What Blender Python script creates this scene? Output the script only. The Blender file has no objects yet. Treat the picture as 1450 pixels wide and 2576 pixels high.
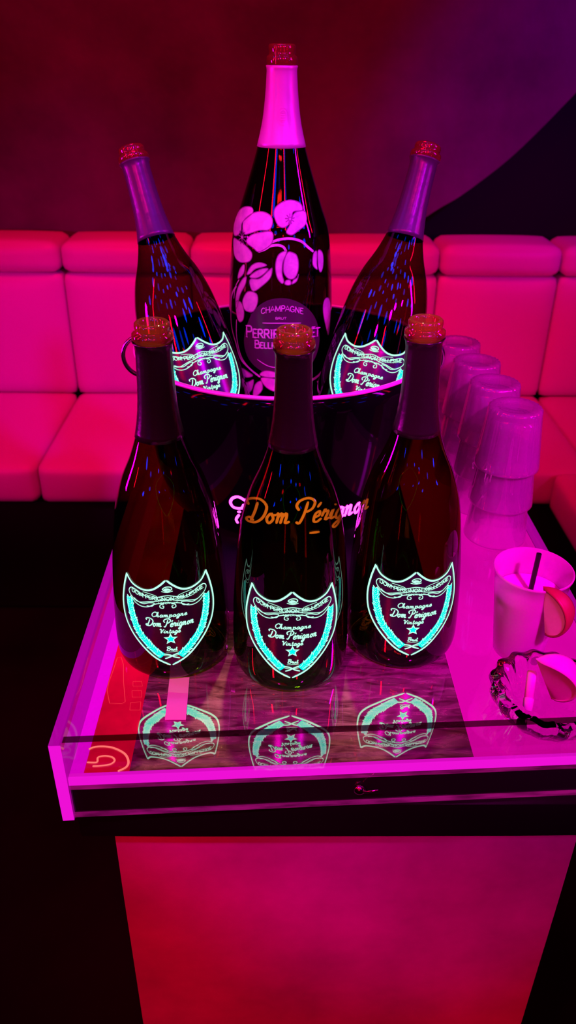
import bpy, bmesh, math, random
from mathutils import Vector, Matrix, Quaternion
rnd = random.Random(7)
PI = math.pi
scene = bpy.context.scene
C = scene.collection

# ------------------------------------------------------------------ materials
def mat(name):
    m = bpy.data.materials.new(name); m.use_nodes = True
    nt = m.node_tree; nt.nodes.clear()
    out = nt.nodes.new('ShaderNodeOutputMaterial')
    return m, nt, out
def N(nt, typ, **kw):
    n = nt.nodes.new(typ)
    for k, v in kw.items():
        if k in n.inputs.keys(): n.inputs[k].default_value = v
        else: setattr(n, k, v)
    return n
def c4(c): return (c[0], c[1], c[2], 1.0)
def principled(name, col, rough=.5, metal=0., spec=.5, noise=None, bump=None, coat=0., sheen=0.):
    m, nt, out = mat(name)
    p = N(nt, 'ShaderNodeBsdfPrincipled')
    p.inputs['Base Color'].default_value = c4(col)
    p.inputs['Roughness'].default_value = rough
    p.inputs['Metallic'].default_value = metal
    p.inputs['Specular IOR Level'].default_value = spec
    p.inputs['Coat Weight'].default_value = coat
    tc = N(nt, 'ShaderNodeTexCoord')
    if noise:
        sc, col2, st = noise
        mp = N(nt, 'ShaderNodeMapping'); mp.inputs['Scale'].default_value = st
        nz = N(nt, 'ShaderNodeTexNoise', Scale=sc, Detail=6., Roughness=.6)
        cr = N(nt, 'ShaderNodeValToRGB')
        cr.color_ramp.elements[0].position = .35; cr.color_ramp.elements[0].color = c4(col)
        cr.color_ramp.elements[1].position = .68; cr.color_ramp.elements[1].color = c4(col2)
        nt.links.new(tc.outputs['Object'], mp.inputs[0]); nt.links.new(mp.outputs[0], nz.inputs['Vector'])
        nt.links.new(nz.outputs[0], cr.inputs[0]); nt.links.new(cr.outputs[0], p.inputs['Base Color'])
    if bump:
        sc, st, dist = bump
        nz2 = N(nt, 'ShaderNodeTexNoise', Scale=sc, Detail=5.)
        b = N(nt, 'ShaderNodeBump', Strength=st, Distance=dist)
        nt.links.new(tc.outputs['Object'], nz2.inputs['Vector'])
        nt.links.new(nz2.outputs[0], b.inputs['Height']); nt.links.new(b.outputs[0], p.inputs['Normal'])
    nt.links.new(p.outputs[0], out.inputs[0])
    return m
def emit(name, col, st=1., gloss=0., grough=.05, noise=None):
    m, nt, out = mat(name)
    e = N(nt, 'ShaderNodeEmission', Color=c4(col), Strength=st)
    if noise:
        sc, lo, stretch = noise
        tc = N(nt, 'ShaderNodeTexCoord'); mp = N(nt, 'ShaderNodeMapping'); mp.inputs['Scale'].default_value = stretch
        nz = N(nt, 'ShaderNodeTexNoise', Scale=sc, Detail=4.)
        mr = N(nt, 'ShaderNodeMapRange'); mr.inputs['From Min'].default_value = .35; mr.inputs['From Max'].default_value = .65
        mr.inputs['To Min'].default_value = lo*st; mr.inputs['To Max'].default_value = st
        nt.links.new(tc.outputs['Object'], mp.inputs[0]); nt.links.new(mp.outputs[0], nz.inputs['Vector'])
        nt.links.new(nz.outputs[0], mr.inputs[0]); nt.links.new(mr.outputs[0], e.inputs['Strength'])
    if gloss:
        g = N(nt, 'ShaderNodeBsdfGlossy', Color=(.8, .8, .8, 1), Roughness=grough)
        mx = N(nt, 'ShaderNodeMixShader', Fac=gloss)
        nt.links.new(e.outputs[0], mx.inputs[1]); nt.links.new(g.outputs[0], mx.inputs[2]); nt.links.new(mx.outputs[0], out.inputs[0])
    else:
        nt.links.new(e.outputs[0], out.inputs[0])
    return m
def thin_glass(name, tint, edge, rough=.01, ior=1.5, haze=0., hazecol=(1, 1, 1), gl=(1, 1, 1), bump=None, emis=None):
    """thin walled clear or tinted glass: see-through pane colour deepening at grazing angles, mirror by Fresnel, a little haze"""
    m, nt, out = mat(name)
    lw = N(nt, 'ShaderNodeLayerWeight', Blend=.35)
    mixc = N(nt, 'ShaderNodeMixRGB'); mixc.inputs[1].default_value = c4(tint); mixc.inputs[2].default_value = c4(edge)
    nt.links.new(lw.outputs['Facing'], mixc.inputs[0])
    t = N(nt, 'ShaderNodeBsdfTransparent'); nt.links.new(mixc.outputs[0], t.inputs[0])
    last = t.outputs[0]
    if haze:
        tr = N(nt, 'ShaderNodeBsdfTranslucent', Color=c4(hazecol)); df = N(nt, 'ShaderNodeBsdfDiffuse', Color=c4(hazecol))
        h2 = N(nt, 'ShaderNodeMixShader', Fac=.5); nt.links.new(tr.outputs[0], h2.inputs[1]); nt.links.new(df.outputs[0], h2.inputs[2])
        mh = N(nt, 'ShaderNodeMixShader', Fac=haze); nt.links.new(last, mh.inputs[1]); nt.links.new(h2.outputs[0], mh.inputs[2]); last = mh.outputs[0]
    if emis:
        e = N(nt, 'ShaderNodeEmission', Color=c4(emis[0]), Strength=emis[1])
        ad = N(nt, 'ShaderNodeAddShader'); nt.links.new(last, ad.inputs[0]); nt.links.new(e.outputs[0], ad.inputs[1]); last = ad.outputs[0]
    g = N(nt, 'ShaderNodeBsdfGlossy', Color=c4(gl), Roughness=rough)
    l2 = N(nt, 'ShaderNodeLayerWeight', Blend=.5); f0 = ((ior-1)/(ior+1))**2
    pw = N(nt, 'ShaderNodeMath', operation='POWER'); pw.inputs[1].default_value = 4.5
    ml = N(nt, 'ShaderNodeMath', operation='MULTIPLY_ADD'); ml.inputs[1].default_value = (1-f0)*.9; ml.inputs[2].default_value = f0
    nt.links.new(l2.outputs['Facing'], pw.inputs[0]); nt.links.new(pw.outputs[0], ml.inputs[0])
    mx = N(nt, 'ShaderNodeMixShader')
    nt.links.new(ml.outputs[0], mx.inputs[0]); nt.links.new(last, mx.inputs[1]); nt.links.new(g.outputs[0], mx.inputs[2])
    if bump:
        tc = N(nt, 'ShaderNodeTexCoord'); nz = N(nt, 'ShaderNodeTexNoise', Scale=bump[0], Detail=2.)
        b = N(nt, 'ShaderNodeBump', Strength=bump[1], Distance=bump[2])
        nt.links.new(tc.outputs['Object'], nz.inputs['Vector']); nt.links.new(nz.outputs[0], b.inputs['Height']); nt.links.new(b.outputs[0], g.inputs['Normal'])
    nt.links.new(mx.outputs[0], out.inputs[0])
    return m
def mirror_plate(name):
    m, nt, out = mat(name)
    tc = N(nt, 'ShaderNodeTexCoord'); mp = N(nt, 'ShaderNodeMapping'); mp.inputs['Scale'].default_value = (1, 5, 1); mp.inputs['Rotation'].default_value = (0, 0, .5)
    nz = N(nt, 'ShaderNodeTexNoise', Scale=26., Detail=9., Roughness=.7, Distortion=.8)
    cr = N(nt, 'ShaderNodeValToRGB')
    cr.color_ramp.elements[0].position = .38; cr.color_ramp.elements[0].color = (.16, .06, .10, 1)
    cr.color_ramp.elements[1].position = .66; cr.color_ramp.elements[1].color = (.8, .55, .65, 1)
    nt.links.new(tc.outputs['Object'], mp.inputs[0]); nt.links.new(mp.outputs[0], nz.inputs['Vector']); nt.links.new(nz.outputs[0], cr.inputs[0])
    d = N(nt, 'ShaderNodeBsdfDiffuse'); nt.links.new(cr.outputs[0], d.inputs[0])
    g = N(nt, 'ShaderNodeBsdfGlossy', Color=(.6, .82, .66, 1), Roughness=.02)
    mx = N(nt, 'ShaderNodeMixShader', Fac=.68)
    nt.links.new(d.outputs[0], mx.inputs[1]); nt.links.new(g.outputs[0], mx.inputs[2]); nt.links.new(mx.outputs[0], out.inputs[0])
    return m

M = dict(
    bottle=thin_glass('bottle_glass', (.27, .74, .03), (.08, .10, .02), rough=.02, ior=1.55),
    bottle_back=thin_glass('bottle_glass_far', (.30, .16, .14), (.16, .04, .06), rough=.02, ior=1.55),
    magnum=thin_glass('magnum_glass', (.16, .05, .10), (.03, .012, .03), rough=.02, ior=1.6),
    lip=thin_glass('bottle_lip_glass', (.75, .45, .30), (.40, .12, .10), rough=.03, ior=1.7, haze=.16, hazecol=(1, .5, .12)),
    foil=principled('dark_foil', (.018, .009, .012), rough=.24, metal=.2, spec=.8, bump=(220, .35, .0006)),
    foil_pink=principled('pink_foil', (.86, .5, .72), rough=.34, metal=.25, spec=.6, bump=(60, .2, .0005)),
    foil_lit=principled('lit_foil', (.10, .06, .11), rough=.32, metal=.3, spec=.6, bump=(160, .45, .0008)),  # rear necks: same foil, magenta light put into its colour
    plate=principled('label_film', (.02, .012, .03), rough=.22, spec=.5),
    mint=emit('label_mint_light', (.45, 1., .74), 1.25),
    cyan=emit('label_cyan_light', (.0, .95, .80), 1.15),
    enamel=principled('white_enamel', (.92, .88, .80), rough=.3, spec=.5, noise=(90, (.62, .5, .6), (1, 1, 1))),
    enamel_line=principled('enamel_outline', (.30, .1, .26), rough=.4),
    enamel_pale=principled('enamel_pale', (.8, .7, .8), rough=.4),
    bucket=principled('bucket_black', (.0018, .0015, .002), rough=.05, spec=.09),
    steel=principled('polished_steel', (.85, .8, .82), rough=.16, metal=1.),
    rim=principled('satin_steel_rim', (1, .6, .75), rough=.4, metal=.35),
    sign=emit('bucket_letter_light', (1., .026, .7), 11.),
    leather=principled('leather', (.80, .74, .74), rough=.42, spec=.35, bump=(140, .12, .002)),
    wall=principled('stucco', (.17, .14, .20), rough=.85, spec=.1, noise=(2.4, (.08, .06, .10), (1, 1, 1)), bump=(9, .5, .02)),
    black=principled('black_matte', (.008, .006, .010), rough=.7, spec=.2),
    floor=principled('dark_floor', (.004, .003, .005), rough=.6, spec=.1, noise=(3., (.010, .005, .011), (1, 1, 1))),
    gloss=principled('black_gloss', (.006, .005, .008), rough=.28, spec=.35),
    pedestal=principled('pedestal_lacquer', (.62, .5, .55), rough=.55, spec=.25, noise=(5., (.34, .24, .30), (1, 1, 1)), bump=(18, .1, .003)),
    acrylic=thin_glass('clear_acrylic', (.96, .9, .95), (.8, .55, .75), rough=.01, ior=1.4),
    acrylic_edge=thin_glass('dark_reflection_edge', (.10, .03, .07), (.3, .1, .2), rough=.03, ior=1.6),  # dark internal reflection of the wall's top edge put into the tint
    acrylic_lit=thin_glass('edge_lit_acrylic', (.8, .5, .8), (.6, .2, .6), rough=.02, ior=1.49, emis=((1., 0., .78), .20)),
    edge=emit('lit_acrylic_edge', (1., .006, .78), .95, gloss=.1),
    edge_dim=emit('lit_acrylic_edge_dim', (.9, .01, .42), .35, gloss=.12, noise=(30, .35, (1, 6, 6))),
    smoke=principled('smoked_acrylic', (.012, .006, .014), rough=.12, spec=.5),
    floorplate=mirror_plate('scratched_mirror_plate'),
    red=emit('red_light_panel', (.92, .0, .04), 1.05, gloss=.10, noise=(18, .55, (1, 1, 1))),
    neon=emit('neon_line', (1., .22, .16), 1.3),
    redline=emit('red_line', (1., .03, .06), .95),
    pinkpanel=emit('magenta_light_panel', (.92, .0, .48), .95, gloss=.16, grough=.06, noise=(9, .72, (1, .5, 1))),
    pinkstrip=emit('magenta_light_strip', (.95, .0, .80), .95, gloss=.1),
    cup=thin_glass('cup_plastic', (.9, .8, .9), (.7, .5, .7), rough=.12, ior=1.4, haze=.70, hazecol=(1, .93, 1)),
    drink=principled('cloudy_drink', (.95, .8, .92), rough=.3, spec=.4),
    straw=principled('black_straw', (.015, .01, .015), rough=.35),
    rind=principled('citrus_rind', (.34, .05, .05), rough=.45, bump=(300, .3, .001)),
    pith=principled('citrus_flesh', (.95, .6, .75), rough=.5, noise=(60, (.85, .45, .65), (1, 1, 1))),
    paper=principled('white_paper', (.9, .84, .88), rough=.7),
    filt=principled('cigarette_filter', (.88, .72, .78), rough=.7),
    ash=principled('burnt_tip', (.03, .02, .02), rough=.9),
)
m, nt, out = mat('crystal_glass')
g = N(nt, 'ShaderNodeBsdfGlass', Color=(1, .93, 1, 1), Roughness=0., IOR=1.5); nt.links.new(g.outputs[0], out.inputs[0]); M['crystal'] = m
M['tumbler'] = thin_glass('tumbler_glass', (1, .97, 1), (.70, .34, .66), rough=.015, ior=1.8, haze=.32, hazecol=(1, .9, 1))
nt = M['tumbler'].node_tree; out = nt.nodes['Material Output']; prev = out.inputs[0].links[0].from_socket
g = N(nt, 'ShaderNodeBsdfGlass', Color=(1, .96, 1, 1), Roughness=0., IOR=1.45); mx = N(nt, 'ShaderNodeMixShader', Fac=.35)
nt.links.new(prev, mx.inputs[1]); nt.links.new(g.outputs[0], mx.inputs[2]); nt.links.new(mx.outputs[0], out.inputs[0])

# ------------------------------------------------------------------ builders
def obj(name, bm, m, parent=None, smooth=True, mats=None):
    bmesh.ops.recalc_face_normals(bm, faces=bm.faces[:]) if mats != 'keep' else None
    me = bpy.data.meshes.new(name); bm.to_mesh(me); bm.free()
    if isinstance(m, (list, tuple)):
        for x in m: me.materials.append(x)
    else: me.materials.append(m)
    if smooth:
        for p in me.polygons: p.use_smooth = True
        if smooth == 'auto':
            try: me.set_sharp_from_angle(angle=math.radians(35))
            except Exception: pass
    o = bpy.data.objects.new(name, me); C.objects.link(o)
    if parent: o.parent = parent
    return o
def tag(o, label=None, cat=None, group=None, kind=None):
    if label: o['label'] = label
    if cat: o['category'] = cat
    if group: o['group'] = group
    if kind: o['kind'] = kind
    return o
def empty(name, loc=(0, 0, 0)):
    o = bpy.data.objects.new(name, None); o.empty_display_size = .02; o.location = loc; C.objects.link(o); return o
def copy_tree(o, parent=None):
    c = o.copy(); C.objects.link(c); c.parent = parent
    for ch in list(o.children): copy_tree(ch, c)
    return c
def lathe(bm, prof, seg=72, mod=None, close=False, c=(0, 0)):
    rings = []
    for (r, z) in prof:
        if r < 1e-6: rings.append([bm.verts.new((c[0], c[1], z))]); continue
        ring = []
        for k in range(seg):
            t = 2*PI*k/seg; rr = r*(mod(t, z) if mod else 1)
            ring.append(bm.verts.new((c[0]+rr*math.cos(t), c[1]+rr*math.sin(t), z)))
        rings.append(ring)
    pairs = list(zip(rings, rings[1:])) + ([(rings[-1], rings[0])] if close else [])
    for a, b in pairs:
        for k in range(seg):
            k2 = (k+1) % seg
            if len(a) == 1 and len(b) == 1: continue
            if len(a) == 1: bm.faces.new((a[0], b[k], b[k2]))
            elif len(b) == 1: bm.faces.new((a[k], b[0], a[k2]))
            else: bm.faces.new((a[k], b[k], b[k2], a[k2]))
def smoothprof(pts, n=6):
    """Catmull-Rom through (z, r) points -> list of (r, z)"""
    P = [pts[0]]+list(pts)+[pts[-1]]; o = []
    for i in range(1, len(P)-2):
        for k in range(n):
            t = k/n; o.append(tuple(.5*((2*P[i][j])+(-P[i-1][j]+P[i+1][j])*t+(2*P[i-1][j]-5*P[i][j]+4*P[i+1][j]-P[i+2][j])*t*t+(-P[i-1][j]+3*P[i][j]-3*P[i+1][j]+P[i+2][j])*t**3) for j in (0, 1)))
    o.append(tuple(pts[-1])); return [(b, a) for a, b in o]
def cat(pts, n=6, closed=False):
    if len(pts) < 3 and not closed:
        a, b = pts[0], pts[-1]; return [(a[0]+(b[0]-a[0])*k/3, a[1]+(b[1]-a[1])*k/3) for k in range(4)]
    P = ([pts[-1]]+list(pts)+[pts[0], pts[1]]) if closed else [pts[0]]+list(pts)+[pts[-1]]
    o = []
    for i in range(1, len(P)-2):
        for k in range(n):
            t = k/n; o.append(tuple(.5*((2*P[i][j])+(-P[i-1][j]+P[i+1][j])*t+(2*P[i-1][j]-5*P[i][j]+4*P[i+1][j]-P[i+2][j])*t*t+(-P[i-1][j]+3*P[i][j]-3*P[i+1][j]+P[i+2][j])*t**3) for j in (0, 1)))
    if not closed: o.append(tuple(pts[-1]))
    return o
def box(bm, x0, x1, y0, y1, z0, z1, mi=0):
    v = [bm.verts.new(p) for p in ((x0, y0, z0), (x1, y0, z0), (x1, y1, z0), (x0, y1, z0), (x0, y0, z1), (x1, y0, z1), (x1, y1, z1), (x0, y1, z1))]
    fs = []
    for f in ((0, 3, 2, 1), (4, 5, 6, 7), (0, 1, 5, 4), (1, 2, 6, 5), (2, 3, 7, 6), (3, 0, 4, 7)):
        a = bm.faces.new([v[i] for i in f]); a.material_index = mi; fs.append(a)
    return fs
def prism(bm, poly, z0, z1, mi=0):
    a = [bm.verts.new((x, y, z0)) for x, y in poly]; b = [bm.verts.new((x, y, z1)) for x, y in poly]
    n = len(poly); fs = [bm.faces.new(a[::-1]), bm.faces.new(b)]
    for k in range(n): fs.append(bm.faces.new((a[k], a[(k+1) % n], b[(k+1) % n], b[k])))
    for f in fs: f.material_index = mi
    return fs
def rbox(bm, cx, cy, cz, hx, hy, hz, r=.02, n=12, puff=(0, 0, 0)):
    """upholstered rounded block, each face puffed a little"""
    b2 = bmesh.new(); bmesh.ops.create_cube(b2, size=2)
    bmesh.ops.subdivide_edges(b2, edges=b2.edges[:], cuts=n, use_grid_fill=True)
    for v in b2.verts:
        u = v.co.copy(); h = (hx, hy, hz)
        # denser near borders
        p = [math.copysign(abs(c)**.8, c)*h[i] for i, c in enumerate(u)]
        q = [max(-(h[i]-r), min(h[i]-r, p[i])) for i in range(3)]
        d = Vector([p[i]-q[i] for i in range(3)])
        if d.length > 1e-9: d = d.normalized()*r
        w = [q[i]+d[i] for i in range(3)]
        for i in range(3):
            if abs(abs(u[i])-1) < 1e-6:
                j, k = [a for a in range(3) if a != i]
                w[i] += math.copysign(puff[i]*(1-u[j]**2)*(1-u[k]**2), u[i])
        v.co = (cx+w[0], cy+w[1], cz+w[2])
    me = bpy.data.meshes.new('t'); b2.to_mesh(me); b2.free(); bm.from_mesh(me); bpy.data.meshes.remove(me)
def tube(bm, pts, r, seg=10, closed=False, cap=True):
    P = [Vector(p) for p in pts]; n = len(P); rings = []; up = None
    for i in range(n):
        a = P[(i-1) % n] if (closed or i > 0) else P[i]; b = P[(i+1) % n] if (closed or i < n-1) else P[i]
        t = (b-a).normalized()
        if up is None: up = t.orthogonal()
        up = (up-t*up.dot(t)).normalized(); s = t.cross(up)
        rr = r[i] if isinstance(r, (list, tuple)) else r
        rings.append([bm.verts.new(P[i]+(up*math.cos(2*PI*k/seg)+s*math.sin(2*PI*k/seg))*rr) for k in range(seg)])
    for i in range(n if closed else n-1):
        a, b = rings[i], rings[(i+1) % n]
        for k in range(seg): bm.faces.new((a[k], a[(k+1) % seg], b[(k+1) % seg], b[k]))
    if cap and not closed: bm.faces.new(rings[0][::-1]); bm.faces.new(rings[-1])

# surface art: everything drawn in (arc length s, height z), millimetres, then wrapped on a lathe surface
class Wrap:
    def __init__(s, prof): s.z = [p[1] for p in prof]; s.r = [p[0] for p in prof]
    def rad(s, z):
        if z <= s.z[0]: return s.r[0]
        for i in range(len(s.z)-1):
            if s.z[i] <= z <= s.z[i+1] and s.z[i+1] > s.z[i]:
                t = (z-s.z[i])/(s.z[i+1]-s.z[i]); return s.r[i]+(s.r[i+1]-s.r[i])*t
        return s.r[-1]
    def __call__(s, a, z, off):
        z = z/1000.; r = s.rad(z); t = a/1000./r; r += off/1000.
        return Vector((r*math.sin(t), -r*math.cos(t), z))
def ribbon(bm, W, pts, w, off, closed=False, sm=True, n=5, mi=0):
    p = cat(pts, n, closed) if sm else pts
    L = len(p); rows = []
    for i in range(L):
        a = p[(i-1) % L] if (closed or i > 0) else p[i]; b = p[(i+1) % L] if (closed or i < L-1) else p[i]
        dx, dz = b[0]-a[0], b[1]-a[1]; l = math.hypot(dx, dz) or 1
        ww = w[min(i, len(w)-1)] if isinstance(w, list) else w
        if not closed and (i == 0 or i == L-1): ww *= .55
        nx, nz = -dz/l*ww/2, dx/l*ww/2
        rows.append((bm.verts.new(W(p[i][0]+nx, p[i][1]+nz, off)), bm.verts.new(W(p[i][0]-nx, p[i][1]-nz, off))))
    for i in range(L if closed else L-1):
        a, b = rows[i], rows[(i+1) % L]
        f = bm.faces.new((a[0], a[1], b[1], b[0])); f.material_index = mi
def fill(bm, W, pts, off, sm=True, mi=0, maxe=5.):
    p = cat(pts, 4, True) if sm else pts
    b2 = bmesh.new(); f = b2.faces.new([b2.verts.new((x, z, 0)) for x, z in p])
    bmesh.ops.triangulate(b2, faces=b2.faces[:])
    for _ in range(5):
        es = [e for e in b2.edges if e.calc_length() > maxe]
        if not es: break
        bmesh.ops.subdivide_edges(b2, edges=es, cuts=1); bmesh.ops.triangulate(b2, faces=[f for f in b2.faces if len(f.verts) > 3])
    vm = {}
    for v in b2.verts: vm[v] = bm.verts.new(W(v.co.x, v.co.y, off))
    for f in b2.faces:
        try: g = bm.faces.new([vm[v] for v in f.verts]); g.material_index = mi
        except ValueError: pass
    b2.free()
def leaf(bm, W, x, z, ang, L, w, off, mi=0):
    pts = [(0, 0), (.35*L, w/2), (.7*L, w*.38), (L, 0), (.7*L, -w*.38), (.35*L, -w/2)]
    ca, sa = math.cos(ang), math.sin(ang)
    fill(bm, W, [(x+a*ca-b*sa, z+a*sa+b*ca) for a, b in pts], off, sm=False, mi=mi, maxe=50)

# ------------------------------------------------------------------ lettering (strokes)
SC = {  # round-hand script, x-height .45, cap 1
 'C': (.60, [[(.55, .80), (.62, .93), (.42, 1.), (.14, .72), (.08, .3), (.30, .0), (.58, .22)]]),
 'D': (.86, [[(-.02, .72), (-.12, .9), (.1, 1.), (.5, .98), (.82, .7), (.72, .25), (.4, .0), (.05, .02), (-.05, .14), (.12, .2), (.3, .05)], [(.38, .86), (.3, .45), (.16, .05)]]),
 'P': (.74, [[(.02, .55), (-.14, .75), (-.02, .95), (.35, 1.04), (.68, .88), (.62, .6), (.34, .46)], [(.36, .9), (.28, .4), (.12, .0), (-.04, .08)]]),
 'V': (.60, [[(.0, .7), (.08, .9), (.2, .8), (.24, .0), (.44, .6), (.62, .9)]]),
 'B': (.66, [[(.22, .9), (.14, .4), (.06, 0)], [(.0, .8), (.2, 1.), (.55, .9), (.45, .6), (.22, .54), (.58, .42), (.5, .05), (.1, .02)]]),
 'h': (.50, [[(-.02, .1), (.2, .6), (.26, 1.), (.14, .8), (.04, .0)], [(.06, .2), (.24, .45), (.3, .3), (.26, .03), (.46, .12)]]),
 'a': (.50, [[(.38, .38), (.2, .46), (.04, .2), (.14, .0), (.3, .14), (.4, .44)], [(.4, .44), (.34, .06), (.5, .1)]]),
 'm': (.72, [[(.02, .36), (.1, .44), (.06, .0)], [(.08, .26), (.24, .45), (.28, .3), (.24, .0)], [(.27, .26), (.44, .45), (.48, .3), (.46, .03), (.66, .1)]]),
 'n': (.52, [[(.02, .36), (.1, .44), (.06, .0)], [(.08, .26), (.26, .45), (.3, .3), (.28, .03), (.48, .1)]]),
 'p': (.50, [[(.02, .36), (.12, .44), (.0, -.38)], [(.1, .3), (.3, .46), (.38, .2), (.2, .0), (.06, .08)], [(.34, .1), (.5, .14)]]),
 'g': (.50, [[(.38, .38), (.2, .46), (.04, .2), (.14, .0), (.3, .14), (.4, .44)], [(.4, .44), (.3, -.2), (.12, -.4), (.04, -.26), (.5, .1)]]),
 'e': (.42, [[(.04, .2), (.28, .28), (.26, .45), (.08, .34), (.06, .06), (.22, .0), (.42, .14)]]),
 'o': (.46, [[(.2, .45), (.04, .22), (.16, .0), (.34, .2), (.2, .45), (.3, .36), (.46, .38)]]),
 'r': (.40, [[(.0, .2), (.1, .5), (.16, .4), (.28, .4), (.2, .06), (.4, .12)]]),
 'i': (.28, [[(.0, .16), (.12, .44), (.08, .06), (.28, .12)], [(.17, .6), (.2, .66)]]),
 't': (.32, [[(.16, .85), (.08, .1), (.16, .0), (.32, .14)], [(.0, .5), (.3, .56)]]),
 'u': (.50, [[(.04, .4), (.04, .08), (.18, .0), (.34, .4)], [(.36, .44), (.32, .06), (.5, .12)]]),
 'ACUTE': (0, [[(.12, .62), (.26, .82)]]), ' ': (.28, []),
}
RM = {  # roman capitals, cap height 1
 'A': (.72, [[(0, 0), (.34, 1), (.68, 0)], [(.12, .35), (.56, .35)]]), 'B': (.62, [[(.1, 0), (.1, 1)], [(.1, 1), (.45, .96), (.45, .56), (.1, .53)], [(.1, .53), (.55, .5), (.55, .04), (.1, 0)]]),
 'C': (.68, [[(.6, .82), (.35, 1), (.08, .75), (.08, .25), (.35, 0), (.6, .18)]]), 'D': (.72, [[(.1, 0), (.1, 1)], [(.1, 1), (.5, .95), (.66, .5), (.5, .05), (.1, 0)]]),
 'E': (.58, [[(.1, 0), (.1, 1)], [(.1, 1), (.5, 1)], [(.1, .52), (.42, .52)], [(.1, 0), (.52, 0)]]), 'G': (.74, [[(.6, .82), (.35, 1), (.08, .75), (.08, .25), (.35, 0), (.62, .15)], [(.62, .12), (.62, .45)], [(.42, .45), (.66, .45)]]),
 'H': (.74, [[(.1, 0), (.1, 1)], [(.62, 0), (.62, 1)], [(.1, .52), (.62, .52)]]), 'I': (.30, [[(.14, 0), (.14, 1)]]),
 'J': (.5, [[(.36, 1.15), (.36, .2), (.2, -.12), (.02, .0)], [(.05, 1.15), (.55, 1.15)]]), 'L': (.56, [[(.1, 1), (.1, 0)], [(.1, 0), (.5, .0)]]),
 'M': (.86, [[(.08, 0), (.1, 1)], [(.1, 1), (.42, .1)], [(.42, .1), (.74, 1)], [(.74, 1), (.76, 0)]]), 'N': (.76, [[(.1, 0), (.1, 1)], [(.1, 1), (.62, 0)], [(.62, 0), (.62, 1)]]),
 'O': (.80, [[(.38, 1), (.08, .72), (.08, .28), (.38, 0), (.68, .28), (.68, .72), (.38, 1)]]), 'P': (.62, [[(.1, 0), (.1, 1)], [(.1, 1), (.5, .97), (.52, .55), (.1, .48)]]),
 'R': (.68, [[(.1, 0), (.1, 1)], [(.1, 1), (.5, .97), (.5, .56), (.1, .5)], [(.3, .5), (.64, 0)]]), 'S': (.58, [[(.5, .84), (.28, 1), (.08, .78), (.3, .52), (.5, .25), (.28, 0), (.05, .16)]]),
 'T': (.66, [[(.3, 0), (.3, 1)], [(.02, 1), (.6, 1)]]), 'U': (.74, [[(.1, 1), (.1, .25), (.34, 0), (.6, .25), (.6, 1)]]), 'V': (.7, [[(.04, 1), (.34, 0), (.64, 1)]]),
 'Y': (.7, [[(.04, 1), (.34, .5), (.64, 1)], [(.34, .5), (.34, 0)]]), 'Q': (.8, [[(.38, 1), (.08, .72), (.08, .28), (.38, 0), (.68, .28), (.68, .72), (.38, 1)], [(.45, .2), (.75, -.15)]]),
 '-': (.4, [[(.05, .45), (.32, .45)]]), '.': (.34, [[(.12, .42), (.2, .5)]]), ' ': (.35, []),
}
def write(bm, W, text, font, s0, z0, h, width, w, off, slant=0., base=None, small=None, mi=0, sm=None):
    """text from s0, cap height h, total width; base(t) adds a height along the line; small = small-cap ratio after each word's first letter"""
    glyphs = []; x = 0.; i = 0; first = True
    while i < len(text):
        ch = text[i]
        k = small if (small and not first and ch not in ' -') else 1.
        extra = []
        if ch == 'é': ch = 'e'; extra = font.get('ACUTE', (0, []))[1]
        dots = False
        if ch == 'Ë': ch = 'E'; dots = True
        adv, st = font[ch]
        glyphs.append((x, k, [[(a, b) for a, b in q] for q in list(st)+list(extra)]+([[(.16, 1.15), (.2, 1.2)], [(.4, 1.15), (.44, 1.2)]] if dots else [])))
        x += adv*k; first = ch in ' -'; i += 1
    sc = width/x
    for gx, k, st in glyphs:
        for q in st:
            pts = []
            for a, b in q:
                px = (gx+a*k)*sc; pz = b*k*h; px += slant*pz
                t = px/width
                pts.append((s0+px, z0+pz+(base(t) if base else 0)))
            straight = (font is RM and len(pts) <= 3)
            ribbon(bm, W, pts, w, off, sm=not straight or len(pts) < 3, n=4, mi=mi)
            if font is RM and straight and len(pts) == 2 and w > .6:   # serifs
                for e in pts: ribbon(bm, W, [(e[0]-w*.8, e[1]), (e[0]+w*.8, e[1])], w*.45, off, mi=mi)

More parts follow.
